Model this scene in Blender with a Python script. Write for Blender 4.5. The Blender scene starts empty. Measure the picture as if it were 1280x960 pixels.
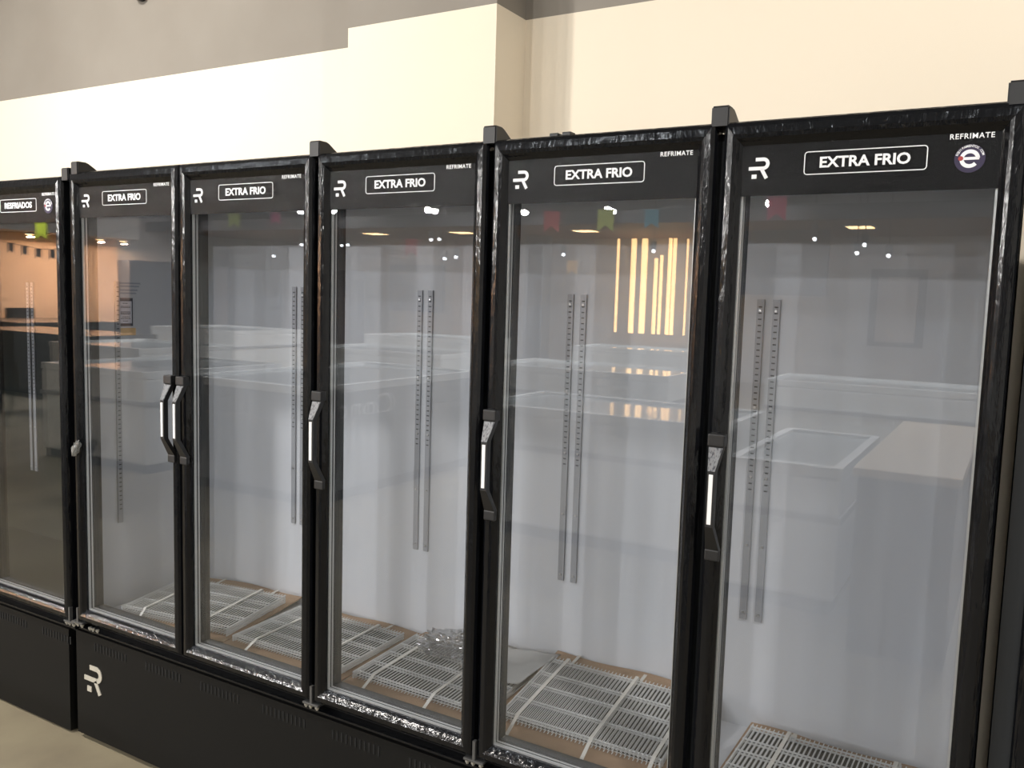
import bpy, bmesh, math, random
from mathutils import Vector, Matrix
random.seed(7)
S = bpy.context.scene
COL = S.collection
R = math.radians

# ---------------------------------------------------------------- camera
CX, CY, CZ = 2.8039, -1.8048, 1.6467
YAW, PIT, ROL = -0.5282, -0.0999, 0.0298
Fv = Vector((math.sin(YAW)*math.cos(PIT), math.cos(YAW)*math.cos(PIT), math.sin(PIT)))
Rv = Vector((math.cos(YAW), -math.sin(YAW), 0)); Uv = Rv.cross(Fv)
R2 = Rv*math.cos(ROL)+Uv*math.sin(ROL); U2 = -Rv*math.sin(ROL)+Uv*math.cos(ROL)
cd = bpy.data.cameras.new('camera'); cam = bpy.data.objects.new('camera', cd); COL.objects.link(cam)
M = Matrix((R2, U2, -Fv)).transposed().to_4x4(); M.translation = (CX, CY, CZ); cam.matrix_world = M
cd.sensor_width = 36; cd.sensor_fit = 'HORIZONTAL'; cd.lens = 36*1084.665/1280
cd.clip_start = .02; cd.clip_end = 200
S.camera = cam

# ---------------------------------------------------------------- exposure, world
S.view_settings.view_transform = 'Standard'; S.view_settings.look = 'None'
S.view_settings.gamma = 1; S.view_settings.use_curve_mapping = False
S.view_settings.exposure = 0.0
w = bpy.data.worlds.new('world'); S.world = w; w.use_nodes = True
w.node_tree.nodes['Background'].inputs[0].default_value = (.8, .85, 1, 1)
w.node_tree.nodes['Background'].inputs[1].default_value = .3
S.cycles.max_bounces = 10; S.cycles.transparent_max_bounces = 24
S.cycles.glossy_bounces = 4; S.cycles.diffuse_bounces = 4
S.cycles.sample_clamp_indirect = 6

# lamps of the store: round ceiling spots (light objects)
def lamp(x, y, z, size, power, col, rx=0, ry=0):
    l = bpy.data.lights.new('spot_light', 'AREA'); l.shape = 'DISK'; l.size = size; l.energy = power; l.color = col
    o = bpy.data.objects.new('spot_light', l); COL.objects.link(o); o.location = (x, y, z); o.rotation_euler = (rx, ry, 0)
    return o
WHITE = (1, .95, .88); COOL = (.88, .94, 1); FAR = (1, .985, .96)
for x, y, p in ((-4.6, -1.5, 62), (-.95, -1.4, 96), (4.1, -1.5, 66)):
    lamp(x, y, 3.7, .16, p, WHITE, R(35))
for x, y, p in ((-2.6, -3.4, 26), (.5, -3.6, 26), (3.3, -3.8, 14)):
    lamp(x, y, 3.55, .22, p, COOL, 0)
for x in (-12, -7, -2, 3):
    for y in (-6.5, -10.5):
        lamp(x, y, 3.7, .5, 170, FAR)

# track spots farther down the store, aimed at the refrigerators
def track_spot(x, y, z, power, aim):
    l = bpy.data.lights.new('track_light', 'SPOT'); l.energy = power; l.color = (1, .98, .95); l.shadow_soft_size = .05
    l.spot_size = R(34); l.spot_blend = .5
    o = bpy.data.objects.new('track_light', l); COL.objects.link(o); o.location = (x, y, z)
    o.rotation_euler = (Vector(aim)-Vector((x, y, z))).to_track_quat('-Z', 'Y').to_euler()
for x, y, z, p in ((-.63, -11.6, 3.17, 750), (-3.30, -11.6, 3.14, 450), (-9.5, -11.6, 3.3, 1300), (-6.98, -11.6, 3.23, 500), (-15.3, -8.5, 3.0, 2000)):
    track_spot(x, y, z, p, (1.5, 0, 1.6))

# ---------------------------------------------------------------- materials
def mat(name, col, rough=.5, metal=0, coat=0, bump=None, spec=.5, emit=None, var=None):
    m = bpy.data.materials.new(name); m.use_nodes = True
    nt = m.node_tree; b = nt.nodes['Principled BSDF']
    b.inputs['Base Color'].default_value = (*col, 1); b.inputs['Roughness'].default_value = rough
    b.inputs['Metallic'].default_value = metal; b.inputs['Coat Weight'].default_value = coat
    b.inputs['Specular IOR Level'].default_value = spec
    if emit:
        b.inputs['Emission Color'].default_value = (*emit[0], 1); b.inputs['Emission Strength'].default_value = emit[1]
    if bump or var:
        tc = nt.nodes.new('ShaderNodeTexCoord')
    if bump:   # (scale xyz, strength, distance)
        mp = nt.nodes.new('ShaderNodeMapping'); mp.inputs['Scale'].default_value = bump[0]
        nz = nt.nodes.new('ShaderNodeTexNoise'); nz.inputs['Scale'].default_value = 1; nz.inputs['Detail'].default_value = 3
        bp = nt.nodes.new('ShaderNodeBump'); bp.inputs['Strength'].default_value = bump[1]; bp.inputs['Distance'].default_value = bump[2]
        nt.links.new(tc.outputs['Object'], mp.inputs[0]); nt.links.new(mp.outputs[0], nz.inputs['Vector'])
        nt.links.new(nz.outputs['Fac'], bp.inputs['Height']); nt.links.new(bp.outputs[0], b.inputs['Normal'])
    if var:    # (scale xyz, other colour, low, high)
        mp = nt.nodes.new('ShaderNodeMapping'); mp.inputs['Scale'].default_value = var[0]
        nz = nt.nodes.new('ShaderNodeTexNoise'); nz.inputs['Scale'].default_value = 1; nz.inputs['Detail'].default_value = 5
        rp = nt.nodes.new('ShaderNodeValToRGB')
        rp.color_ramp.elements[0].position = var[2]; rp.color_ramp.elements[0].color = (*col, 1)
        rp.color_ramp.elements[1].position = var[3]; rp.color_ramp.elements[1].color = (*var[1], 1)
        nt.links.new(tc.outputs['Object'], mp.inputs[0]); nt.links.new(mp.outputs[0], nz.inputs['Vector'])
        nt.links.new(nz.outputs['Fac'], rp.inputs[0]); nt.links.new(rp.outputs[0], b.inputs['Base Color'])
    return m

def glass_mat(name, f0, tint=(1, 1, 1), rough=0):
    m = bpy.data.materials.new(name); m.use_nodes = True; nt = m.node_tree; N = nt.nodes; L = nt.links
    N.remove(N['Principled BSDF'])
    lw = N.new('ShaderNodeLayerWeight'); lw.inputs['Blend'].default_value = .5
    pw = N.new('ShaderNodeMath'); pw.operation = 'POWER'; pw.inputs[1].default_value = 5
    ml = N.new('ShaderNodeMath'); ml.operation = 'MULTIPLY_ADD'; ml.inputs[1].default_value = 1-f0; ml.inputs[2].default_value = f0
    tr = N.new('ShaderNodeBsdfTransparent'); tr.inputs[0].default_value = (*tint, 1)
    gl = N.new('ShaderNodeBsdfGlossy'); gl.inputs['Roughness'].default_value = rough
    mx = N.new('ShaderNodeMixShader')
    L.new(lw.outputs['Facing'], pw.inputs[0]); L.new(pw.outputs[0], ml.inputs[0]); L.new(ml.outputs[0], mx.inputs[0])
    L.new(tr.outputs[0], mx.inputs[1]); L.new(gl.outputs[0], mx.inputs[2]); L.new(mx.outputs[0], N['Material Output'].inputs[0])
    return m

MT = {}
MT['frame'] = mat('glossy_black_plastic', (.005, .0055, .007), .16, coat=0, spec=.38, bump=((60, 60, 16), .9, .003),
                  var=((55, 55, 9), (.20, .20, .21), .74, .78))
MT['black'] = mat('black_painted_steel', (.006, .006, .006), .5, spec=.18, bump=((300, 300, 300), .1, .001))
MT['cap'] = mat('matt_black_plastic', (.012, .012, .013), .45)
MT['gasket'] = mat('dark_gasket_rubber', (.022, .025, .028), .55)
MT['spacer'] = mat('aluminium_spacer', (.62, .63, .62), .4, metal=.6)
MT['band'] = mat('printed_black_glass', (.005, .0053, .006), .13, spec=.14, bump=((700, 700, 700), .8, .0008))
MT['liner'] = mat('white_moulded_liner', (.63, .645, .665), .38, spec=.35, bump=((2, 2, 2), .1, .01))
MT['darkliner'] = mat('dark_moulded_liner', (.012, .016, .014), .45)
MT['print'] = mat('white_print', (.85, .86, .88), .5)
MT['logo'] = mat('silver_badge', (.55, .52, .45), .4, metal=.3)
MT['strip'] = mat('white_handle_insert', (.95, .95, .95), .25)
MT['satin'] = mat('grey_handle_face', (.20, .205, .215), .35, metal=.1, bump=((260, 260, 120), .6, .002), var=((250, 250, 90), (.05, .05, .06), .5, .62))
MT['track'] = mat('galvanised_track', (.36, .37, .385), .5, metal=.3)
MT['slot'] = mat('slot_black', (.05, .05, .05), .7)
MT['wire'] = mat('white_coated_wire', (.74, .74, .72), .4)
MT['card'] = mat('brown_cardboard', (.40, .265, .165), .8, var=((8, 30, 8), (.34, .22, .135), .4, .7))
MT['strap'] = mat('white_strap', (.72, .69, .62), .5)
MT['steel'] = mat('zinc_bolt', (.6, .6, .6), .3, metal=.9)
MT['glass'] = glass_mat('clear_door_glass', .05, (.975, .98, .99))
MT['film'] = glass_mat('clear_plastic_film', .45, (.78, .79, .80), .14)
MT['sheet'] = mat('white_plastic_sheet', (.72, .72, .70), .35)
MT['lblue'] = mat('badge_violet', (.02, .012, .05), .5)
MT['lred'] = mat('badge_red', (.35, .04, .04), .5)
MT['paperl'] = mat('label_paper', (.62, .65, .72), .6)
MT['orange'] = mat('orange_sticker', (.75, .50, .22), .6)
MT['ink'] = mat('dark_ink', (.03, .035, .05), .6)
MT['smudge'] = mat('grey_ink', (.40, .42, .46), .6)

# ---------------------------------------------------------------- mesh helpers
def box(bm, x0, x1, y0, y1, z0, z1, bev=0):
    r = bmesh.ops.create_cube(bm, size=1)
    for v in r['verts']:
        v.co = Vector((x0+(v.co.x+.5)*(x1-x0), y0+(v.co.y+.5)*(y1-y0), z0+(v.co.z+.5)*(z1-z0)))
    if bev:
        es = list({e for v in r['verts'] for e in v.link_edges})
        bmesh.ops.bevel(bm, geom=es, offset=bev, segments=2, affect='EDGES', profile=.6)
    return r['verts']
def rod(bm, a, b, r, n=6):
    a = Vector(a); b = Vector(b); d = b-a; q = d.to_track_quat('Z', 'Y').to_matrix()
    rings = []
    for p in (a, b):
        rings.append([bm.verts.new(p+q@Vector((r*math.cos(2*math.pi*k/n), r*math.sin(2*math.pi*k/n), 0))) for k in range(n)])
    for k in range(n):
        bm.faces.new((rings[0][k], rings[0][(k+1) % n], rings[1][(k+1) % n], rings[1][k]))
    bm.faces.new(rings[0][::-1]); bm.faces.new(rings[1])
def prism(bm, pts, axis, a, b):
    """closed outline pts (2D) extruded along axis from a to b. axis 'x': pts=(y,z); 'y': (x,z); 'z': (x,y)"""
    def P(p, t):
        return {'x': (t, p[0], p[1]), 'y': (p[0], t, p[1]), 'z': (p[0], p[1], t)}[axis]
    A = [bm.verts.new(P(p, a)) for p in pts]; B = [bm.verts.new(P(p, b)) for p in pts]; n = len(pts)
    bm.faces.new(A); bm.faces.new(B[::-1])
    for k in range(n): bm.faces.new((A[k], B[k], B[(k+1) % n], A[(k+1) % n]))
def fin(name, bm, m, parent=None, smooth=False, loc=None):
    bmesh.ops.recalc_face_normals(bm, faces=bm.faces[:])
    me = bpy.data.meshes.new(name); bm.to_mesh(me); bm.free()
    if smooth:
        for p in me.polygons: p.use_smooth = True
    o = bpy.data.objects.new(name, me); COL.objects.link(o)
    for mm in (m if isinstance(m, (list, tuple)) else [m]): me.materials.append(mm)
    if parent: o.parent = parent
    if loc: o.location = loc
    return o
def bxo(name, x0, x1, y0, y1, z0, z1, m, parent=None, bev=0):
    bm = bmesh.new(); box(bm, x0, x1, y0, y1, z0, z1, bev); return fin(name, bm, m, parent)
def inst(src, parent, loc=(0, 0, 0)):
    o = src.copy(); COL.objects.link(o); o.parent = parent; o.location = loc; return o
def thing(name, label, cat, loc=(0, 0, 0), rz=0, group=None, rx=0):
    o = bpy.data.objects.new(name, None); COL.objects.link(o); o.location = loc; o.rotation_euler = (rx, 0, rz)
    o['label'] = label; o['category'] = cat
    if group: o['group'] = group
    return o
def tag(o, label, cat, group=None):
    o['label'] = label; o['category'] = cat
    if group: o['group'] = group
    return o
def struct(o):
    o['kind'] = 'structure'; return o
def text_mesh(name, s, size, m, parent, loc, rot=(math.pi/2, 0, 0), bold=.0, xs=1, align='CENTER', ext=.0004, spacing=1):
    cu = bpy.data.curves.new(name, 'FONT'); cu.body = s; cu.size = size; cu.offset = bold*size; cu.extrude = ext
    cu.align_x = align; cu.align_y = 'CENTER'; cu.space_character = spacing; cu.resolution_u = 3
    t = bpy.data.objects.new(name, cu); COL.objects.link(t)
    bpy.context.view_layer.update()
    me = bpy.data.meshes.new_from_object(t.evaluated_get(bpy.context.evaluated_depsgraph_get()))
    bpy.data.objects.remove(t); me.name = name; me.materials.clear(); me.materials.append(m)
    for v in me.vertices: v.co.x *= xs
    o = bpy.data.objects.new(name, me); COL.objects.link(o); o.parent = parent; o.location = loc; o.rotation_euler = rot
    return o
def arc(cx, cz, r, a0, a1, n):
    return [(cx+r*math.cos(R(a0+(a1-a0)*k/n)), cz+r*math.sin(R(a0+(a1-a0)*k/n))) for k in range(n+1)]
def ribbon(bm, pts, wd, y0, y1):
    """flat band of width wd following the polyline pts (x,z), thickness y0..y1"""
    L_ = []; Rr = []
    for i, p in enumerate(pts):
        a = pts[max(i-1, 0)]; b = pts[min(i+1, len(pts)-1)]
        dx, dz = b[0]-a[0], b[1]-a[1]; l = math.hypot(dx, dz) or 1
        nx, nz = -dz/l*wd/2, dx/l*wd/2
        L_.append((p[0]+nx, p[1]+nz)); Rr.append((p[0]-nx, p[1]-nz))
    for i in range(len(pts)-1):
        prism(bm, [L_[i], L_[i+1], Rr[i+1], Rr[i]], 'y', y0, y1)

# ---------------------------------------------------------------- the shell of the store
def two_tone():
    m = bpy.data.materials.new('cream_and_grey_paint'); m.use_nodes = True; nt = m.node_tree; N = nt.nodes; L = nt.links
    b = N['Principled BSDF']; b.inputs['Roughness'].default_value = .75; b.inputs['Specular IOR Level'].default_value = .2
    tc = N.new('ShaderNodeTexCoord'); sp = N.new('ShaderNodeSeparateXYZ'); L.new(tc.outputs['Object'], sp.inputs[0])
    gt = N.new('ShaderNodeMath'); gt.operation = 'GREATER_THAN'; gt.inputs[1].default_value = 2.64; L.new(sp.outputs[2], gt.inputs[0])
    nz = N.new('ShaderNodeTexNoise'); nz.inputs['Scale'].default_value = 2.2; nz.inputs['Detail'].default_value = 4; L.new(tc.outputs['Object'], nz.inputs['Vector'])
    g = N.new('ShaderNodeMix'); g.data_type = 'RGBA'; g.inputs[6].default_value = (.23, .205, .175, 1); g.inputs[7].default_value = (.31, .285, .25, 1)
    L.new(nz.outputs['Fac'], g.inputs[0])
    c = N.new('ShaderNodeMix'); c.data_type = 'RGBA'; c.inputs[6].default_value = (.86, .77, .63, 1)
    L.new(gt.outputs[0], c.inputs[0]); L.new(g.outputs[2], c.inputs[7]); L.new(c.outputs[2], b.inputs['Base Color'])
    return m
MT['wall'] = two_tone()
MT['ceil'] = mat('grey_ceiling', (.24, .245, .25), .85)
MT['concrete'] = mat('beige_concrete', (.26, .22, .145), .7, var=((3, 3, 3), (.19, .155, .105), .42, .75), bump=((20, 20, 20), .1, .004))
MT['tan'] = mat('tan_wall', (.75, .56, .40), .7)
MT['greywall'] = mat('grey_store_wall', (.46, .45, .44), .7)
MT['fascia'] = mat('dark_fascia', (.03, .03, .035), .6)
MT['soffit'] = mat('brown_soffit', (.30, .21, .16), .6)
MT['white'] = mat('white_enamel', (.78, .80, .80), .35)
MT['chrome'] = mat('chrome_rail', (.7, .7, .7), .2, metal=1)
struct(bxo('floor', -17, 7, -17, 1.2, -.1, 0, MT['concrete']))
struct(bxo('ceiling', -17, 7, -17, 1.2, 4.1, 4.2, MT['ceil']))
struct(bxo('wall_back', -17, 7, 1.0, 1.2, 0, 4.1, MT['wall']))
struct(bxo('pilaster', .52, 1.18, .8, 1.0, 0, 4.1, MT['wall']))
struct(bxo('wall_left', -16.3, -16.1, -16.4, 1.0, 0, 4.1, MT['greywall']))
struct(bxo('wall_front', -16.3, 7, -16.6, -16.4, 0, 4.1, MT['greywall']))
struct(bxo('wall_right', 6.8, 7, -16.4, 1.0, 0, 4.1, MT['white']))

# ---------------------------------------------------------------- refrigerators
DW, DH = .5474, 1.56
def frame_mesh(bm):
    # mitred door frame: loops of (side inset, depth)
    prof = [(0, .045), (0, .010), (.08, .002), (.25, -.004), (.55, -.006), (.72, -.003), (.86, .004), (1, .009), (1, .040), (.0, .045)]
    ls, lr, lt, lb = .040, .040, .050, .045
    rings = []
    for f, y in prof[:-1]:
        rings.append([bm.verts.new(c) for c in ((ls*f, y, lb*f), (DW-lr*f, y, lb*f), (DW-lr*f, y, DH-lt*f), (ls*f, y, DH-lt*f))])
    rings.append(rings[0])
    for a, b in zip(rings, rings[1:]):
        for k in range(4): bm.faces.new((a[k], a[(k+1) % 4], b[(k+1) % 4], b[k]))
def ring_mesh(bm, i, t, y0, y1, z0=None):
    x0, x1, za, zb = i, DW-i, i+.005, DH-i-.01
    for q in ((x0, x0+t, za, zb), (x1-t, x1, za, zb), (x0+t, x1-t, za, za+t), (x0+t, x1-t, zb-t, zb)):
        box(bm, q[0], q[1], y0, y1, q[2], q[3])
def handle_meshes(side):
    """bail handle standing off the stile, white insert on its grip; heights measured from the door's bottom"""
    Z0 = .46
    hx = .026 if side == 'left' else DW-.026
    s = 1
    b1 = bmesh.new()   # mounting block
    box(b1, hx-.018, hx+.018, -.026, -.002, 1.345-Z0, 1.372-Z0, .003)
    # grip and lower return (tapering)
    def seg(bm, a, b):
        (y0, z0, w0, d0), (y1, z1, w1, d1) = a, b
        A = [bm.verts.new((hx+sx*w0/2, y0+sy*d0, z0-Z0)) for sx, sy in ((-1, 0), (1, 0), (1, 1), (-1, 1))]
        B = [bm.verts.new((hx+sx*w1/2, y1+sy*d1, z1-Z0)) for sx, sy in ((-1, 0), (1, 0), (1, 1), (-1, 1))]
        bm.faces.new(A); bm.faces.new(B[::-1])
        for k in range(4): bm.faces.new((A[k], B[k], B[(k+1) % 4], A[(k+1) % 4]))
    seg(b1, (-.020, 1.347, .032, .015), (-.045, 1.294, .017, .016))
    seg(b1, (-.045, 1.294, .017, .016), (-.045, 1.176, .017, .016))
    seg(b1, (-.045, 1.176, .017, .016), (-.012, 1.118, .030, .013))
    box(b1, hx-.016, hx+.016, -.014, -.002, 1.095-Z0, 1.12-Z0, .003)
    b2 = bmesh.new()
    seg(b2, (-.0235, 1.343, .030, .002), (-.0465, 1.296, .015, .002))
    b3 = bmesh.new()
    box(b3, hx-.0045, hx+.0045, -.0472, -.0448, 1.182-Z0, 1.289-Z0, .0008)
    return b1, b2, b3
def brand_r(bm, x, z, s, y0, y1):
    """the maker's stylised R: two bars, a bowl, a leg and a square dot; x,z = lower left, s = height"""
    wd = .17*s
    top = [(x+.32*s, z+s-wd/2), (x+.70*s, z+s-wd/2)]+arc(x+.70*s, z+.70*s, .30*s-wd/2, 90, -90, 10)+[(x+.70*s, z+.40*s+wd/2), (x, z+.40*s+wd/2)]
    ribbon(bm, top, wd, y0, y1)
    ribbon(bm, [(x+.62*s, z+.46*s), (x+.88*s, z)], wd, y0, y1)
    box(bm, x+.16*s, x+.40*s, y0, y1, z, z+.2*s)

PROTO = {}
def make_door(parent, x0, z0, side, title, badge, dark=False):
    key = 'frame'
    if key not in PROTO:
        bm = bmesh.new(); frame_mesh(bm); PROTO[key] = fin('door', bm, MT['frame']); o = PROTO[key]; o.parent = parent
    else:
        o = inst(PROTO[key], parent)
    o.location = (x0, 0, z0)
    d = o
    def sub(key, name, build, m, smooth=False):
        if key not in PROTO:
            bm = bmesh.new(); build(bm); PROTO[key] = fin(name, bm, m, d, smooth); return PROTO[key]
        return inst(PROTO[key], d)
    sub('g1', 'front_pane', lambda bm: box(bm, .036, DW-.036, .012, .016, .040, DH-.045), MT['glass'])
    sub('g2', 'rear_pane', lambda bm: box(bm, .046, DW-.046, .034, .038, .05, DH-.06), MT['glass'])
    def sp(bm):
        ring_mesh(bm, .036, .008, .016, .023); ring_mesh(bm, .036, .008, .0285, .034)
    sub('sp', 'glass_spacer', sp, MT['spacer'])
    def gk(bm):
        ring_mesh(bm, .036, .007, .023, .0285); ring_mesh(bm, .030, .014, .038, .070)
    sub('gk', 'door_gasket', gk, MT['gasket'])
    sub('band', 'header_band', lambda bm: box(bm, .040, DW-.040, .0098, .0118, 1.408, 1.511), MT['band'])
    h = side
    for q, nm, mm in zip((0, 1, 2), ('handle', 'handle_face', 'handle_insert'), ('cap', 'satin', 'strip')):
        k = (h, q)
        if k not in PROTO:
            bs = handle_meshes(side)
            for j, b in enumerate(bs):
                if j != q: b.free()
            PROTO[k] = fin(nm, bs[q], MT[mm], d)
            if q == 2: PROTO[k]['label'] = 'bright white handle insert'
        else: inst(PROTO[k], d)
    if title:
        def lb(bm):
            xa, xb, za, zb, r = .165, .387, 1.447, 1.491, .006
            pts = arc(xb-r, zb-r, r, 90, 0, 4)+arc(xb-r, za+r, r, 0, -90, 4)+arc(xa+r, za+r, r, -90, -180, 4)+arc(xa+r, zb-r, r, 180, 90, 4)
            pts.append(pts[0]); ribbon(bm, pts, .0017, .0090, .0097)
        sub('lb', 'label_outline', lb, MT['print'])
        sub('rl', 'brand_letter', lambda bm: brand_r(bm, .054, 1.443, .042, .0090, .0097), MT['print'])
        for k, s_, sz, x_, z_, bd, xs, spc in ((title, title, .0285 if len(title) < 10.5 else .026, .276, 1.4685, .028, 1.06, 1), ('brand', 'REFRIMATE', .0135, .459, 1.503, .012, 1.0, 1.12)):
            if k not in PROTO:
                PROTO[k] = text_mesh('lettering', s_, sz, MT['print'], d, (x_, .0094, z_), bold=bd, xs=xs, spacing=spc)
            else: inst(PROTO[k], d, (x_, .0094, z_)).rotation_euler = (math.pi/2, 0, 0)
    if badge:
        def disc(bm, r, y0, y1, dx=0, dz=0):
            prism(bm, [(.458+dx+r*math.cos(2*math.pi*k/28), 1.463+dz+r*math.sin(2*math.pi*k/28)) for k in range(28)], 'y', y0, y1)
        sub('bd', 'round_badge', lambda bm: disc(bm, .0255, .0088, .0097), MT['lblue'])
        def e_(bm):
            pts = [(.458+.0125, 1.4635)]+arc(.458, 1.4625, .0132, 8, 318, 24)
            ribbon(bm, pts, .0068, .0082, .0087); box(bm, .446, .4735, .0082, .0087, 1.4605, 1.4655)
        sub('be', 'badge_letter', e_, MT['print'])
        sub('bdot', 'badge_dot', lambda bm: disc(bm, .0042, .0076, .0081, -.0148, .0005), MT['lred'])
        wd = 'EQUIPAMENTOS.COM'
        if 'bt' not in PROTO:
            bmx = bmesh.new()
            for i, ch in enumerate(wd):
                a = R(162-144*i/(len(wd)-1)); r = .0222
                t = text_mesh('lettering', ch, .0056, MT['print'], None, (0, 0, 0), bold=.02)
                me = t.data
                me.transform(Matrix.Translation((.458+r*math.cos(a), .0084, 1.463+r*math.sin(a)))@Matrix.Rotation(math.pi/2-a, 4, 'Y')@Matrix.Rotation(math.pi/2, 4, 'X'))
                bmx.from_mesh(me); bpy.data.objects.remove(t)
            PROTO['bt'] = fin('badge_lettering', bmx, MT['print'], d)
        else: inst(PROTO['bt'], d)
    return d

def track_mesh(bm, z0, z1):
    box(bm, -.0095, .0095, -.006, 0, z0, z1)
def slots_mesh(bm, z0, z1):
    z = z1-.02
    while z > z0+.02:
        box(bm, -.0045, .0045, -.0068, -.0055, z-.0018, z+.0018); z -= .0165
def screws_mesh(bm, z0, z1):
    for z in (z0+.02, z0+.21, z0+.40, z0+.59, z1-.03):
        rod(bm, (0, -.009, z), (0, -.006, z), .0035, 8)

def refrigerator(label, xs, sides, titles, badges, z0, dark, depth=.72, base_x=None, tracks=(), wall_tracks=(), pad=(.0, .0), grp=None):
    """multi-door display refrigerator; xs = door left edges"""
    xa, xb = xs[0]-pad[0], xs[-1]+DW+pad[1]
    t = thing('display_refrigerator', label, 'refrigerator', (xa, 0, 0))
    lm = MT['darkliner'] if dark else MT['liner']
    X = lambda x: x-xa
    W = xb-xa; zt = z0+DH
    bxo('rear_panel', .02, W-.02, .54, .56, z0-.02, zt-.03, lm, t)
    bxo('side_panel', -.012, .0, .075, .54, z0-.02, zt-.03, lm, t)
    bxo('side_panel', W, W+.012, .075, .54, z0-.02, zt-.03, lm, t)
    bxo('floor_panel', .012, W-.012, .075, .54, z0+.0, z0+.012, lm, t)
    bxo('top_panel', .012, W-.012, .075, .54, zt-.05, zt-.03, lm, t)
    bm = bmesh.new()   # outer steel cabinet (back, sides, top, plinth)
    box(bm, -.022, -.012, .05, depth, z0-.03, zt-.03); box(bm, W+.012, W+.020, .05, depth, z0-.03, zt-.03)
    box(bm, -.012, W+.012, .56, depth, .02, zt-.03); box(bm, -.012, W+.012, .05, depth, zt-.03, zt-.015)
    fin('cabinet', bm, MT['black'], t)
    bxo('side_jamb', -.022, .036, .049, .076, z0-.02, zt-.03, MT['gasket'], t)
    bxo('side_jamb', W-.012, W+.020, .049, .076, z0-.02, zt-.03, MT['gasket'], t)
    bxo('front_rail', 0, W, .050, .075, z0-.02, z0+.040, MT['gasket'], t)
    bxo('front_rail', 0, W, .050, .075, zt-.06, zt-.03, MT['gasket'], t)
    bxo('ledge', -.01, W+.01, .012, .06, z0-.034, z0-.028, MT['frame'], t)
    bxo('upper_plinth', -.01, W+.01, .045, .10, z0-.06, z0-.02, MT['black'], t)
    bx0, bx1 = base_x or (xa, xb)
    o = bxo('base_panel', X(bx0), X(bx1), .03, .55, .02, z0-.055, MT['black'], t)
    # vent slots
    for c in xs:
        for g0 in (.05, .33):
            for k in range(11):
                if 'vent' not in PROTO:
                    PROTO['vent'] = bxo('vent_slot', -.003, .003, .0285, .0302, -.014, .014, MT['slotb'], o)
                    v = PROTO['vent']
                else: v = inst(PROTO['vent'], o)
                v.location = (X(c)+g0+k*.017, 0, z0-.095)
    # mullions behind every pair of doors
    for a, b in zip(xs, xs[1:]):
        m_ = (a+DW+b)/2
        bxo('mullion', X(m_)-.044, X(m_)+.044, .050, .075, z0+.044, zt-.06, MT['gasket'], t)
    for i, x in enumerate(xs):
        make_door(t, X(x), z0, sides[i], titles[i], badges[i], dark)
    # shelf standards
    for i, x in enumerate(tracks):
        bm = bmesh.new(); track_mesh(bm, .78, 1.66); tr = fin('shelf_standard', bm, MT['track'], t, loc=(X(x), .54, 0))
        bm = bmesh.new(); slots_mesh(bm, 1.12, 1.66); fin('slot_row', bm, MT['slot'], tr)
        bm = bmesh.new(); screws_mesh(bm, .78, 1.66); fin('screw_row', bm, MT['steel'], tr)
    for y in wall_tracks:
        bm = bmesh.new(); track_mesh(bm, .78, 1.66); tr = fin('shelf_standard', bm, MT['track'], t, loc=(.0, y, 0)); tr.rotation_euler = (0, 0, R(90))
        bm = bmesh.new(); slots_mesh(bm, .80, 1.66); fin('slot_row', bm, MT['slot'], tr)
    return t, X
MT['slotb'] = mat('vent_black', (.003, .003, .003), .9)

def hinge_cap(parent, x, z):
    if 'cap' not in PROTO:
        bm = bmesh.new()
        prof = [(-.002, 0), (-.002, .038), (.002, .042), (.030, .042), (.040, .039), (.085, .012), (.100, 0)]
        prism(bm, prof, 'x', -.019, .019)
        es = [e for e in bm.edges if abs(e.verts[0].co.x-e.verts[1].co.x) < 1e-6]
        bmesh.ops.bevel(bm, geom=es, offset=.003, segments=2, affect='EDGES')
        PROTO['cap'] = fin('hinge_cap', bm, MT['cap'], parent); o = PROTO['cap']
    else: o = inst(PROTO['cap'], parent)
    o.location = (x, .0, z); return o
def lower_hinge(parent, x, z):
    if 'hinge' not in PROTO:
        bm = bmesh.new(); box(bm, -.03, .03, -.004, .05, -.012, -.006, .001); box(bm, -.004, .004, -.002, .01, -.006, .045)
        PROTO['hinge'] = fin('lower_hinge', bm, mat('dull_hinge_steel', (.12, .12, .12), .4, metal=.5), parent); o = PROTO['hinge']
        bm = bmesh.new()
        for dx in (-.022, -.004, .020): rod(bm, (dx, .004, -.019), (dx, .004, -.012), .0065, 6); rod(bm, (dx, .004, -.024), (dx, .004, -.019), .0035, 6)
        PROTO['bolt'] = fin('bolt', bm, MT['steel'], o)
        o.location = (x, 0, z)
    else:
        o = inst(PROTO['hinge'], parent, (x, 0, z)); inst(PROTO['bolt'], o)
    return o

XS = [0, .5526, 1.1152, 1.6778, 2.2404]
main, X = refrigerator('long five-door black display refrigerator with pale empty interior and bundled shelves on its floor',
    XS, ['right', 'left', 'left', 'left', 'left'], ['EXTRA FRIO']*5, [0, 0, 0, 0, 1], .46, False,
    base_x=(-.06, 2.785), pad=(0, -.022), tracks=(.508, .551, 1.075, 1.118, 1.633, 1.676, 2.199, 2.241), wall_tracks=(.172,))
for x in (.032, 1.106, 1.668, 2.232, 2.770): hinge_cap(main, X(x), 2.012)
for x in (-.002, 1.107, 1.670, 2.233, 2.79): lower_hinge(main, X(x), .462)
for x in (.085,): inst(PROTO['bolt'], main, (X(x), 0, .462))
# clip on the top of the fourth door
bm = bmesh.new(); box(bm, 1.820, 1.842, .02, .045, 2.016, 2.029, .002); box(bm, 1.853, 1.875, .02, .045, 2.016, 2.030, .002); box(bm, 1.84, 1.856, .028, .036, 2.022, 2.026)
fin('cable_clip', bm, MT['cap'], main)
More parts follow.
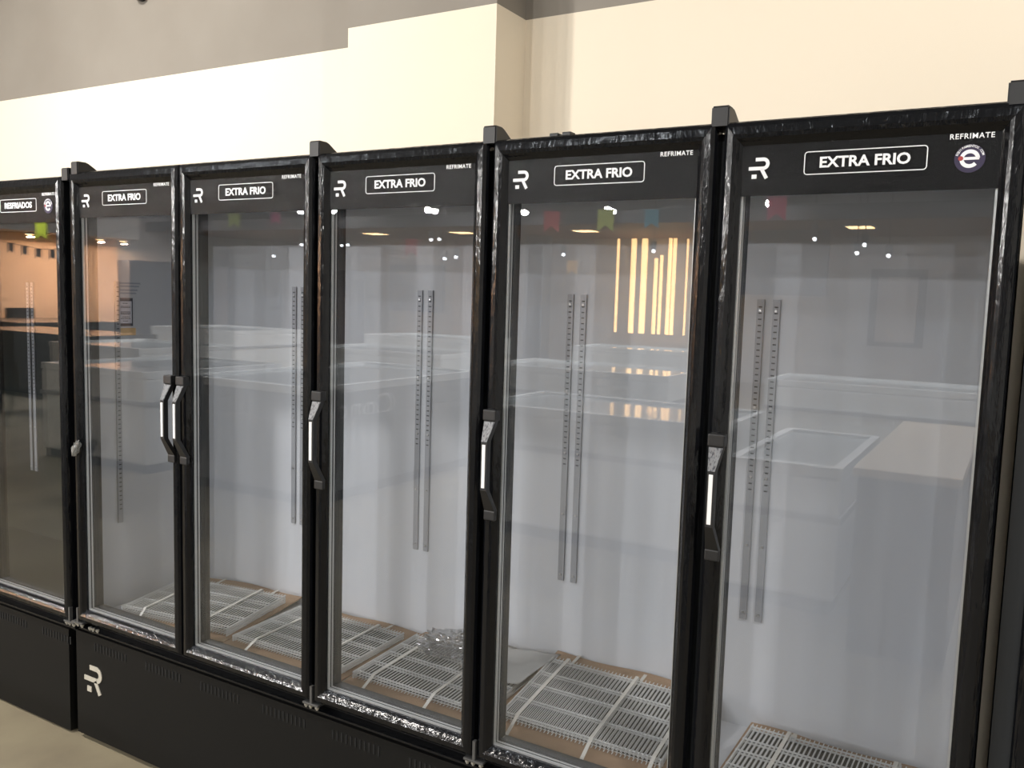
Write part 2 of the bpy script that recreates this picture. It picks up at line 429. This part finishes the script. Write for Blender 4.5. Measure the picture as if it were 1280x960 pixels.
# maker's letter on the base
bm = bmesh.new(); brand_r(bm, -.012, .192, .100, .027, .0298); fin('base_letter', bm, MT['logo'], main)
# stickers on the left side wall of the cabinet
bm = bmesh.new(); box(bm, .0, .0008, .176, .237, 1.500, 1.602, .0003); lab = fin('instruction_sticker', bm, MT['ink'], main); lab['label'] = 'sticker with a dark border and lines of small print'
bm = bmesh.new(); box(bm, .0008, .0012, .181, .232, 1.510, 1.590); fin('sticker_face', bm, MT['paperl'], lab)
bm = bmesh.new()
for z, h_, ya, yb in ((1.581, .003, .196, .216), (1.570, .011, .187, .226), (1.550, .012, .187, .226), (1.532, .003, .192, .222), (1.526, .003, .187, .226), (1.517, .003, .196, .217)):
    n = max(1, int(h_/.004))
    for k in range(n):
        y = ya
        while y < yb:
            l = random.uniform(.003, .009); box(bm, .0012, .0014, y, min(y+l, yb), z-k*.0042, z-k*.0042+.0028); y += l+.0015
fin('sticker_print', bm, MT['ink'], lab)
bm = bmesh.new(); box(bm, .0, .0008, .180, .248, 1.466, 1.493, .0003); fin('orange_sticker', bm, MT['orange'], main)['label'] = 'orange sticker'
bm = bmesh.new()
for r_, z in enumerate((1.655, 1.644, 1.630, 1.619)):
    box(bm, .0, .0004, .186, .270-.006*r_, z-.003, z+.003)
fin('printed_lines', bm, MT['smudge'], main)

left, XL = refrigerator('black display refrigerator with unlit dark interior standing left of the pale five-door one',
    [-1.692, -1.149, -.5934], ['left', 'left', 'left'], ['RESFRIADOS']*3, [1, 1, 1], .462, True,
    base_x=(-1.70, -.105), tracks=(-1.165, -1.13, -.60, -.565))
left.location.z = -.012
hinge_cap(left, XL(-.022), 2.006); lower_hinge(left, XL(-.05), .466)

right, XR = refrigerator('black display refrigerator at the right picture edge, only its left edge showing',
    [2.846, 3.40], ['left', 'left'], ['EXTRA FRIO']*2, [0, 0], .46, False, base_x=(2.835, 3.95), pad=(.012, .01))

# scrap of clear wrapping film on the left stile of the first door
bm = bmesh.new(); bmesh.ops.create_icosphere(bm, subdivisions=3, radius=1)
for v in bm.verts:
    v.co *= 1+.35*math.sin(v.co.x*9+v.co.z*7)*math.cos(v.co.y*8)
    v.co = Vector((v.co.x*.016+v.co.z*.012, v.co.y*.010, v.co.z*.026))
o = fin('wrapping_scrap', bm, MT['sheetgrey'] if 'sheetgrey' in MT else mat('crumpled_film', (.30, .31, .31), .15, metal=.6, bump=((200, 200, 120), .9, .004)), loc=(.035, -.017, 1.085))
tag(o, 'small crumpled silvery scrap of wrapping on the black edge of the leftmost pale refrigerator door', 'plastic scrap')

# ---------------------------------------------------------------- bundles of wire shelves on the cabinet floor
def shelf_layer(n_w, w_, d_, wire_r=.0015):
    bm = bmesh.new()
    for k in range(n_w):
        x = -w_/2+w_*k/(n_w-1)
        rod(bm, (x, -d_/2, 0), (x, d_/2, 0), wire_r, 4)
    for f in (-.44, -.20, .04, .24, .47):
        rod(bm, (-w_/2-.004, d_*f, -.0035), (w_/2+.004, d_*f, -.0035), .0026, 5)
    for s in (-1, 1):
        rod(bm, (s*w_/2, -d_/2, -.003), (s*w_/2, d_/2, -.003), .003, 5)
    return bm
WS = None
def bundle(x, rz, rx, label, w_=.46, d_=.32, layers=4, straps=(-.13, .13), card=(.50, .455), wy=0):
    global WS
    y = .308; z = FZ+card[1]/2*math.sin(R(rx))+.004
    t = thing('shelf_bundle', label, 'wire shelves', (x, y, z), R(rz), 'strapped bundles of wire shelves', R(rx))
    cw, cdp = card
    bm = bmesh.new()
    # cardboard sheet, slightly wavy
    nx, ny = 12, 8; g = {}
    for s_, zz in ((0, 0), (1, .005)):
        for i in range(nx+1):
            for j in range(ny+1):
                u, v = i/nx-.5, j/ny-.5
                wv = .004*math.sin(u*9+x*7)*abs(v*2)**2
                g[s_, i, j] = bm.verts.new((u*cw, v*cdp, zz+wv))
    for i in range(nx):
        for j in range(ny):
            for s_ in (0, 1):
                q = (g[s_, i, j], g[s_, i+1, j], g[s_, i+1, j+1], g[s_, i, j+1]); bm.faces.new(q if s_ else q[::-1])
    for i in range(nx):
        bm.faces.new((g[0, i, 0], g[0, i+1, 0], g[1, i+1, 0], g[1, i, 0])); bm.faces.new((g[0, i, ny], g[0, i+1, ny], g[1, i+1, ny], g[1, i, ny]))
    for j in range(ny):
        bm.faces.new((g[0, 0, j], g[0, 0, j+1], g[1, 0, j+1], g[1, 0, j])); bm.faces.new((g[0, nx, j], g[0, nx, j+1], g[1, nx, j+1], g[1, nx, j]))
    fin('cardboard_sheet', bm, MT['card'], t)
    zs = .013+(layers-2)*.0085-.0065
    bxo('gap_shade_sheet', -w_/2+.004, w_/2-.004, wy-d_/2+.012, wy+d_/2-.004, zs, zs+.001, MT['gapshade'], t)  # added dark sheet, stands in for the shade between the wires
    for k in range(layers):
        if WS is None:
            WS = fin('wire_shelf', shelf_layer(41, w_, d_), MT['wire'], t); o = WS
        else: o = inst(WS, t)
        o.location = (.0012*k, wy-.001*k, .013+k*.0085)
        o.rotation_euler = (0, 0, R(random.uniform(-.5, .5)))
    top = .013+layers*.0085-.002
    for sx in straps:
        bm = bmesh.new()
        pts = [(-cdp/2-.001, -.002), (-cdp/2-.001, .007), (wy-d_/2+.010, top), (wy+d_/2-.004, top), (wy+d_/2+.008, .009), (cdp/2+.001, .007), (cdp/2+.001, -.002)]
        for a, b in zip(pts, pts[1:]):
            prism(bm, [a, b, (b[0], b[1]+.0012), (a[0], a[1]+.0012)], 'x', sx-.005, sx+.005)
        fin('strap', bm, MT['strap'], t)
    return t
FZ = .474
MT['gapshade'] = mat('dark_grey_gap_shade', (.035, .038, .036), .6)
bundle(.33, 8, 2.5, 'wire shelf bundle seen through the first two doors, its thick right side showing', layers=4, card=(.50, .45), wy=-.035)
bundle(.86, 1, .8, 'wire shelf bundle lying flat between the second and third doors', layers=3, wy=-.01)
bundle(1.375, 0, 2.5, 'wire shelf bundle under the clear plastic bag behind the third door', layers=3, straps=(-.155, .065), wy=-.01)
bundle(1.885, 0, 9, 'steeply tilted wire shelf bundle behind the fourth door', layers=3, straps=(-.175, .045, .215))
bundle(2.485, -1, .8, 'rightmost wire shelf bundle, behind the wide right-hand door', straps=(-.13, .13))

# crumpled clear bag and a white sheet on the third bundle
bm = bmesh.new(); bmesh.ops.create_icosphere(bm, subdivisions=5, radius=1)
from mathutils import noise
for v in bm.verts:
    n = noise.fractal(v.co*2.2+Vector((3, 1, 7)), .8, 2.2, 5)
    rdg = abs(noise.noise(v.co*4.5))
    v.co *= 1+.35*n+.40*rdg+.18*abs(noise.noise(v.co*11))
    v.co.z = max(v.co.z, -.35)
    v.co = Vector((v.co.x*.085, v.co.y*.075, v.co.z*.032))
o = fin('plastic_bag', bm, MT['film'], loc=(1.325, .40, .548)); tag(o, 'crumpled clear plastic bag on the wire shelves behind the third door', 'plastic bag')
bm = bmesh.new(); rod(bm, (-.03, .0, .0), (.10, -.03, .012), .003, 6); rod(bm, (-.07, .02, .0), (-.01, -.05, .01), .0025, 6); rod(bm, (-.05, -.04, .0), (.03, -.06, .014), .0025, 6)
o = fin('metal_rod', bm, MT['steel'], loc=(1.335, .42, .545)); tag(o, 'thin bright metal rods lying in the crumpled clear bag', 'rods')
bm = bmesh.new(); nx, ny = 16, 12; g = {}
for i in range(nx+1):
    for j in range(ny+1):
        u, v = i/nx, j/ny
        g[i, j] = bm.verts.new((u*.22+.02*v, v*.21, .006*math.sin(u*7+v*3)+.030*max(0, u-.72)**1.2*3*(v)))
for i in range(nx):
    for j in range(ny): bm.faces.new((g[i, j], g[i+1, j], g[i+1, j+1], g[i, j+1]))
bmesh.ops.solidify(bm, geom=bm.faces[:], thickness=.0012)
o = fin('paper_sheet', bm, MT['sheet'], loc=(1.42, .29, .5405), smooth=True); o.rotation_euler = (R(3), 0, R(-3)); tag(o, 'white sheet with a curled edge next to the clear plastic bag', 'sheet')

# round fitting high on the grey part of the wall, cut by the upper picture edge
t = thing('wall_fitting', 'round black ring fitting high on the grey wall at the upper picture edge', 'wall fitting', (-.94, 1.0, 3.045))
bm = bmesh.new()
for k in range(24):
    a0, a1 = 2*math.pi*k/24, 2*math.pi*(k+1)/24
    prism(bm, [(.045*math.cos(a0), .045*math.sin(a0)), (.045*math.cos(a1), .045*math.sin(a1)), (.030*math.cos(a1), .030*math.sin(a1)), (.030*math.cos(a0), .030*math.sin(a0))], 'y', -.05, 0)
fin('ring', bm, MT['cap'], t)
bm = bmesh.new(); rod(bm, (0, -.02, 0), (0, 0, 0), .031, 20); fin('lens', bm, MT['track'], t)

# ---------------------------------------------------------------- the store behind the camera (seen in the glass)
LW = mat('lamp_white', (.9, .9, .9), emit=((1, .97, .93), 220))
LC = mat('lamp_cool', (.9, .9, .9), emit=((.93, .97, 1), 14))
LWARM = mat('lamp_warm', (.9, .8, .6), emit=((1, .62, .30), 14))
LSLAT = mat('slat_warm', (.9, .7, .4), emit=((1, .60, .24), 9))
struct(bxo('soffit_1', -16.1, 6.8, -16.4, -12.4, 3.02, 3.12, MT['soffit']))
struct(bxo('trim_1', -16.1, 6.8, -12.4, -12.3, 2.98, 3.22, MT['fascia']))
# ceiling spots over the aisles
def spot(x, y, z, r=.06, m=LW, label='', grp='ceiling spotlights of the store'):
    t = thing('ceiling_spotlight', label, 'spotlight', (x, y, z), 0, grp)
    if 'sp1' not in PROTO:
        bm = bmesh.new(); rod(bm, (0, 0, .03), (0, 0, .16), .05, 12); PROTO['sp1'] = fin('lamp_housing', bm, MT['cap'], t)
        bm = bmesh.new(); rod(bm, (0, 0, .16), (0, 0, 1), .008, 6); PROTO['sp2'] = fin('stem', bm, MT['cap'], t)
    else: inst(PROTO['sp1'], t); inst(PROTO['sp2'], t)
    k = ('bulb', m.name)
    if k not in PROTO:
        bm = bmesh.new(); bmesh.ops.create_icosphere(bm, subdivisions=2, radius=.075)
        o = PROTO[k] = fin('bulb', bm, m, t)
    else: o = inst(PROTO[k], t)
    o.scale = (r/.075,)*3
SL = 'bright ceiling spotlight on a thin stem, mirrored in the door glass near the top'
for x, z, lb_ in ((-.63, 3.17, 'at the upper left of the right-hand door'), (-5.01, 3.16, 'left of the lime flag in the fourth door'), (-3.30, 3.14, 'right of the lime flag in the fourth door'),
                  (-10.4, 3.3, 'nearest the left edge of the third door'), (-10.05, 3.3, 'second from the left in the third door'), (-9.5, 3.3, 'as the biggest glare in the third door'),
                  (-6.98, 3.23, 'at the upper right of the third door'), (-13.99, 3.2, 'at the upper left of the second door')):
    spot(x, -11.8, z, .060 if x != -9.5 else .080, LW, 'ceiling spotlight mirrored '+lb_)
for x, y, z in ((-15.5, -8.6, 3.0), ):
    spot(x, y, z, .09, LW, 'ceiling spotlight mirrored as a white glare in the leftmost black header')
for x, z, lb_ in ((-.03, 2.74, 'upper of two at the left of the right-hand door'), (-.02, 2.66, 'lower of two at the left of the right-hand door'), (.60, 2.45, 'lowest left of the cluster in the right-hand door'),
                  (.70, 2.57, 'top of the cluster in the right-hand door'), (1.04, 2.41, 'rightmost of the cluster in the right-hand door'), (-4.3, 2.42, 'just above the orange flag in the fourth door'),
                  (-2.61, 2.48, 'between the light strips in the fourth door'), (-7.19, 2.70, 'upper left of four at the right of the third door'), (-7.0, 2.71, 'upper right of four at the right of the third door'),
                  (-6.86, 2.34, 'lower left of four at the right of the third door'), (-6.6, 2.37, 'lower right of four at the right of the third door'), (-9.29, 2.61, 'second of the pair at the left of the third door'),
                  (-9.45, 2.60, 'first of the pair at the left of the third door'), (-11.4, 2.38, 'lone one in the second door'), (-10.58, 2.62, 'one at the right edge of the second door')):
    spot(x, -12, z, .030, LC, 'small hanging spotlight, '+lb_, 'small hanging spotlights of the store')
# warm recessed panels in the soffit
for x, lb_ in ((-10.2, 'at the left of the third door'), (-7.8, 'at the right of the third door'), (-4.85, 'in the fourth door'), (.31, 'in the right-hand door')):
    t = thing('recessed_light', 'warm recessed soffit light mirrored '+lb_, 'ceiling light', (x, -14, 3.02), 0, 'warm recessed lights')
    bxo('lamp_frame', -.24, .24, -.24, .24, -.02, 0, MT['white'], t); bxo('diffuser', -.2, .2, -.2, .2, -.03, -.02, LWARM, t)
# warm spots washing the tan wall on the far left
struct(bxo('wall_panel_1', -16.1, -16.0, -11.45, -2, 0, 2.72, MT['tan']))
struct(bxo('trim_2', -16.1, -15.2, -11.45, -2, 2.72, 3.2, MT['greywall']))
for y, lb_ in ((-9.1, 'leftmost'), (-9.9, 'second from the left'), (-10.75, 'third from the left'), (-11.35, 'rightmost')):
    t = thing('wall_washer', lb_+' of the warm downlights before the tan wall, mirrored at the left', 'downlight', (-15.65, y, 2.68), 0, 'warm downlights at the tan wall')
    bm = bmesh.new(); rod(bm, (0, 0, 0), (0, 0, .04), .09, 14); fin('lamp_housing', bm, MT['white'], t)
    bm = bmesh.new(); rod(bm, (0, 0, -.012), (0, 0, 0), .07, 14); fin('diffuser', bm, LWARM, t)
    l = lamp(-15.6, y, 2.62, .12, 110, (1, .62, .38), 0, R(-10))
# tall warm light strips
for x, hw, zt_, lb_ in ((-4.86, .015, 2.97, 'thin leftmost'), (-4.50, .045, 2.97, 'second'), (-4.25, .055, 2.97, 'widest'), (-3.98, .028, 2.55, 'short fourth'), (-3.86, .022, 2.62, 'short fifth'), (-3.68, .028, 2.97, 'sixth'), (-3.58, .028, 2.97, 'seventh'), (-3.30, .010, 2.95, 'thin rightmost')):
    o = bxo('light_strip', x-hw, x+hw, -15.72, -15.66, .95, zt_, LSLAT); tag(o, lb_+' of the tall glowing light strips mirrored in the fourth door', 'light strip', 'tall warm light strips')
# partitions, panels and columns at the far end
P_ = lambda n, x0, x1, y0, y1, z0, z1, c, lab, cat='panel': tag(bxo(n, x0, x1, y0, y1, z0, z1, mat(n+'_paint', c, .6)), lab, cat)
P_('display_column', -6.9, -6.44, -15.6, -15.2, 0, 3.02, (.10, .12, .15), 'slim dark blue grey column at the far end of the store', 'column')
P_('dark_screen', -1.7, -.2, -14.2, -14.1, 1.82, 2.98, (.06, .07, .09), 'large dark panel hanging far behind, mirrored in the right-hand door', 'screen')
P_('pale_shutter', .36, 1.06, -16.38, -16.2, 1.0, 2.24, (.42, .36, .31), 'pale beige shutter in a dark surround on the far wall', 'shutter')
P_('shutter_surround', .2, 1.2, -16.39, -16.385, .9, 2.4, (.05, .045, .04), 'dark surround of the pale beige shutter', 'surround')
P_('grey_cabinet', 1.6, 2.3, -16.0, -15.5, 0, 2.3, (.22, .22, .20), 'tall grey cabinet right of the pale shutter on the far wall', 'cabinet')
P_('blue_cooler', -16.05, -15.6, -13.35, -11.48, 0, 2.25, (.05, .06, .08), 'tall blue grey cooler by the far left wall', 'cooler')
P_('low_cooler', -15.8, -15.1, -15.9, -14.0, 0, 2.2, (.12, .14, .18), 'dark cooler in the far left corner', 'cooler')
P_('white_partition', -16.1, -15.9, -16.3, -13.4, 0, 3.0, (.55, .58, .55), 'pale partition in the far left corner', 'partition')
P_('blue_poster', -11.6, -9.9, -16.38, -16.3, 1.2, 2.4, (.14, .18, .26), 'blue poster board on the far wall', 'poster board')
P_('beige_column', -8.9, -7.9, -15.8, -15.3, 0, 3.02, (.40, .33, .28), 'wide beige column at the far end of the store', 'column')
P_('dark_cabinet', -14.5, -12.2, -16.0, -15.4, 0, 2.2, (.10, .10, .12), 'low dark cabinet against the far wall', 'cabinet')
P_('dark_monitor', -15.9, -15.85, -9.3, -8.7, .75, 1.1, (.015, .015, .015), 'small dark monitor in front of the tan wall', 'monitor')

# bunting
BG = 'bunting flags'
def flag(x, y, z, s, c, lab):
    bm = bmesh.new(); prism(bm, [(-s/2, 0), (s/2, 0), (s/2, -1.35*s), (0, -.95*s), (-s/2, -1.35*s)], 'y', -.004, .004)
    k = ('fl', c)
    if k not in PROTO: PROTO[k] = mat('flag_paper', c, .7)
    o = fin('bunting_flag', bm, PROTO[k], loc=(x, y, z)); o.rotation_euler = (0, 0, R(-12)); tag(o, lab, 'flag', BG)
for x, y, z, s, c, lab in ((-2.6, -10, 2.97, .24, (.80, .92, .22), 'lime green bunting flag mirrored near the top of the fourth door'),
                  (-3.5, -10, 2.97, .24, (.85, .12, .14), 'red bunting flag left of the lime green one'),
                  (-1.88, -10, 2.95, .20, (.15, .55, .75), 'blue bunting flag right of the lime green one'),
                  (-3.12, -10, 2.22, .16, (.95, .55, .18), 'orange bunting flag hanging lowest'),
                  (-10.4, -10, 3.13, .24, (.65, .80, .18), 'green bunting flag mirrored in the second door'),
                  (-9.3, -10, 3.10, .18, (.85, .12, .35), 'pink bunting flag mirrored in the second door'),
                  (-6.15, -10, 2.57, .22, (.50, .05, .06), 'dull red bunting flag mirrored in the third door'),
                  (-.12, -10, 3.08, .24, (.80, .10, .22), 'crimson bunting flag mirrored in the right-hand door')):
    flag(x, y, z, s, c, lab)
flag(-11.75, -7, 2.70, .24, (.50, .60, .05), 'yellow green bunting flag mirrored in the leftmost glass')
for i, (x, z) in enumerate(((-12.68, 2.33), (-12.26, 2.28), (-11.85, 2.23), (-11.45, 2.21))):
    flag(x, -7, z, .13, (.10, .09, .08), ('first', 'second', 'third', 'fourth')[i]+' from the left of the small dark flags before the tan wall')

def cord(name, pts, lab):
    bm = bmesh.new()
    for a, b in zip(pts, pts[1:]): rod(bm, a, b, .004, 4)
    tag(fin(name, bm, MT['cap']), lab, 'string')
cord('bunting_string', [(-16, -10, 3.25), (-10.4, -10, 3.13), (-9.3, -10, 3.10), (-6.1, -10, 3.02), (-3.5, -10, 2.97), (-2.6, -10, 2.97), (-1.88, -10, 2.95), (-.12, -10, 3.08), (6.8, -10, 3.3)], 'long string of the coloured bunting across the store')
cord('bunting_string', [(-16, -7, 2.75), (-12.68, -7, 2.33), (-12.26, -7, 2.28), (-11.85, -7, 2.23), (-11.45, -7, 2.21), (-9, -7, 2.6)], 'sagging string of the small dark flags before the tan wall')

# chest freezers
def freezer(x0, x1, y0, y1, h, label, text=None):
    t = thing('chest_freezer', label, 'freezer', (x0, y0, 0)); W_, D_ = x1-x0, y1-y0
    bxo('body', 0, W_, 0, D_, .08, h-.06, MT['white'], t, .02); bxo('base', .02, W_-.02, .02, D_-.02, 0, .08, MT['cap'], t)
    bxo('bumper', -.012, W_+.012, -.012, D_+.012, h-.30, h-.26, MT['track'], t, .004)
    bm = bmesh.new()
    for q in ((0, W_, 0, .05), (0, W_, D_-.05, D_), (0, .05, .05, D_-.05), (W_-.05, W_, .05, D_-.05)): box(bm, q[0], q[1], q[2], q[3], h-.06, h)
    fin('rim', bm, MT['white'], t)
    bxo('lid', .05, W_-.05, .05, D_-.05, h-.035, h-.02, MT['lid'], t)
    return t
MT['lid'] = mat('pale_glass_lid', (.50, .54, .54), .08)
FR = [(-.5, 1.3, -4.3, -3.3, .90, 'white chest freezer nearest the middle of the row, mirrored in the fourth door'),
      (1.45, 2.05, -4.3, -2.9, .80, 'low white chest freezer beside the beige-topped counter'),
      (-3.2, -1.75, -5.3, -3.0, .92, 'white chest freezer with lettering on its side'),
      (-5.2, -3.7, -4.6, -3.0, .90, 'white chest freezer left of the lettered one'),
      (-8.0, -6.2, -6.2, -4.8, .90, 'white chest freezer far to the left'),
      (-5.6, -3.4, -8.2, -7.0, .90, 'white chest freezer in the second row left of the middle'),
      (-2.4, -.2, -7.6, -6.4, .90, 'white chest freezer in the second row near the middle'),
      (.6, 2.6, -8.0, -7.0, .90, 'white chest freezer in the second row on the right'),
      (-10.5, -8.4, -9.8, -8.2, .95, 'white chest freezer in the third row on the left'),
      (-6.8, -4.6, -10.8, -9.6, .95, 'white chest freezer in the third row near the middle'),
      (-3.0, -.8, -10.8, -9.8, .95, 'white chest freezer in the third row on the right')]
fz = [freezer(*a) for a in FR]
[c for c in fz[2].children if c.name.startswith('body')][0].data.materials[0] = mat('grey_white_enamel', (.26, .275, .28), .35)
tx = text_mesh('side_lettering', 'Conce', .26, mat('pale_lettering', (.95, .95, .95), .4), fz[2], (1.452, 1.75, .72), rot=(math.pi/2, 0, math.pi/2), xs=1.25)
for (x0, x1, y0, y1) in ((-11.5, -8.5, -6.8, -5.6), (-15.0, -12.8, -9.2, -7.2)):
    tag(bxo('dark_counter', x0, x1, y0, y1, 0, .92, mat('dark_counter_laminate', (.02, .022, .022), .2), None, .01), 'dark store counter %s, mirrored in the leftmost glass' % ('in front' if x0 > -12 else 'by the tan wall'), 'counter')

t = thing('service_counter', 'counter with a beige top and a body painted dark as in shadow, mirrored in the right-hand door', 'counter', (2.17, -4.45, 0))
bxo('counter_body', .02, .44, .02, 1.98, 0, .86, mat('counter_body_painted_shade', (.10, .10, .10), .6), t); bxo('counter_top', 0, .46, 0, 2.02, .86, .90, mat('beige_counter_top', (.62, .50, .36), .5), t, .004)  # dark body colour has the shadow on the front face painted in
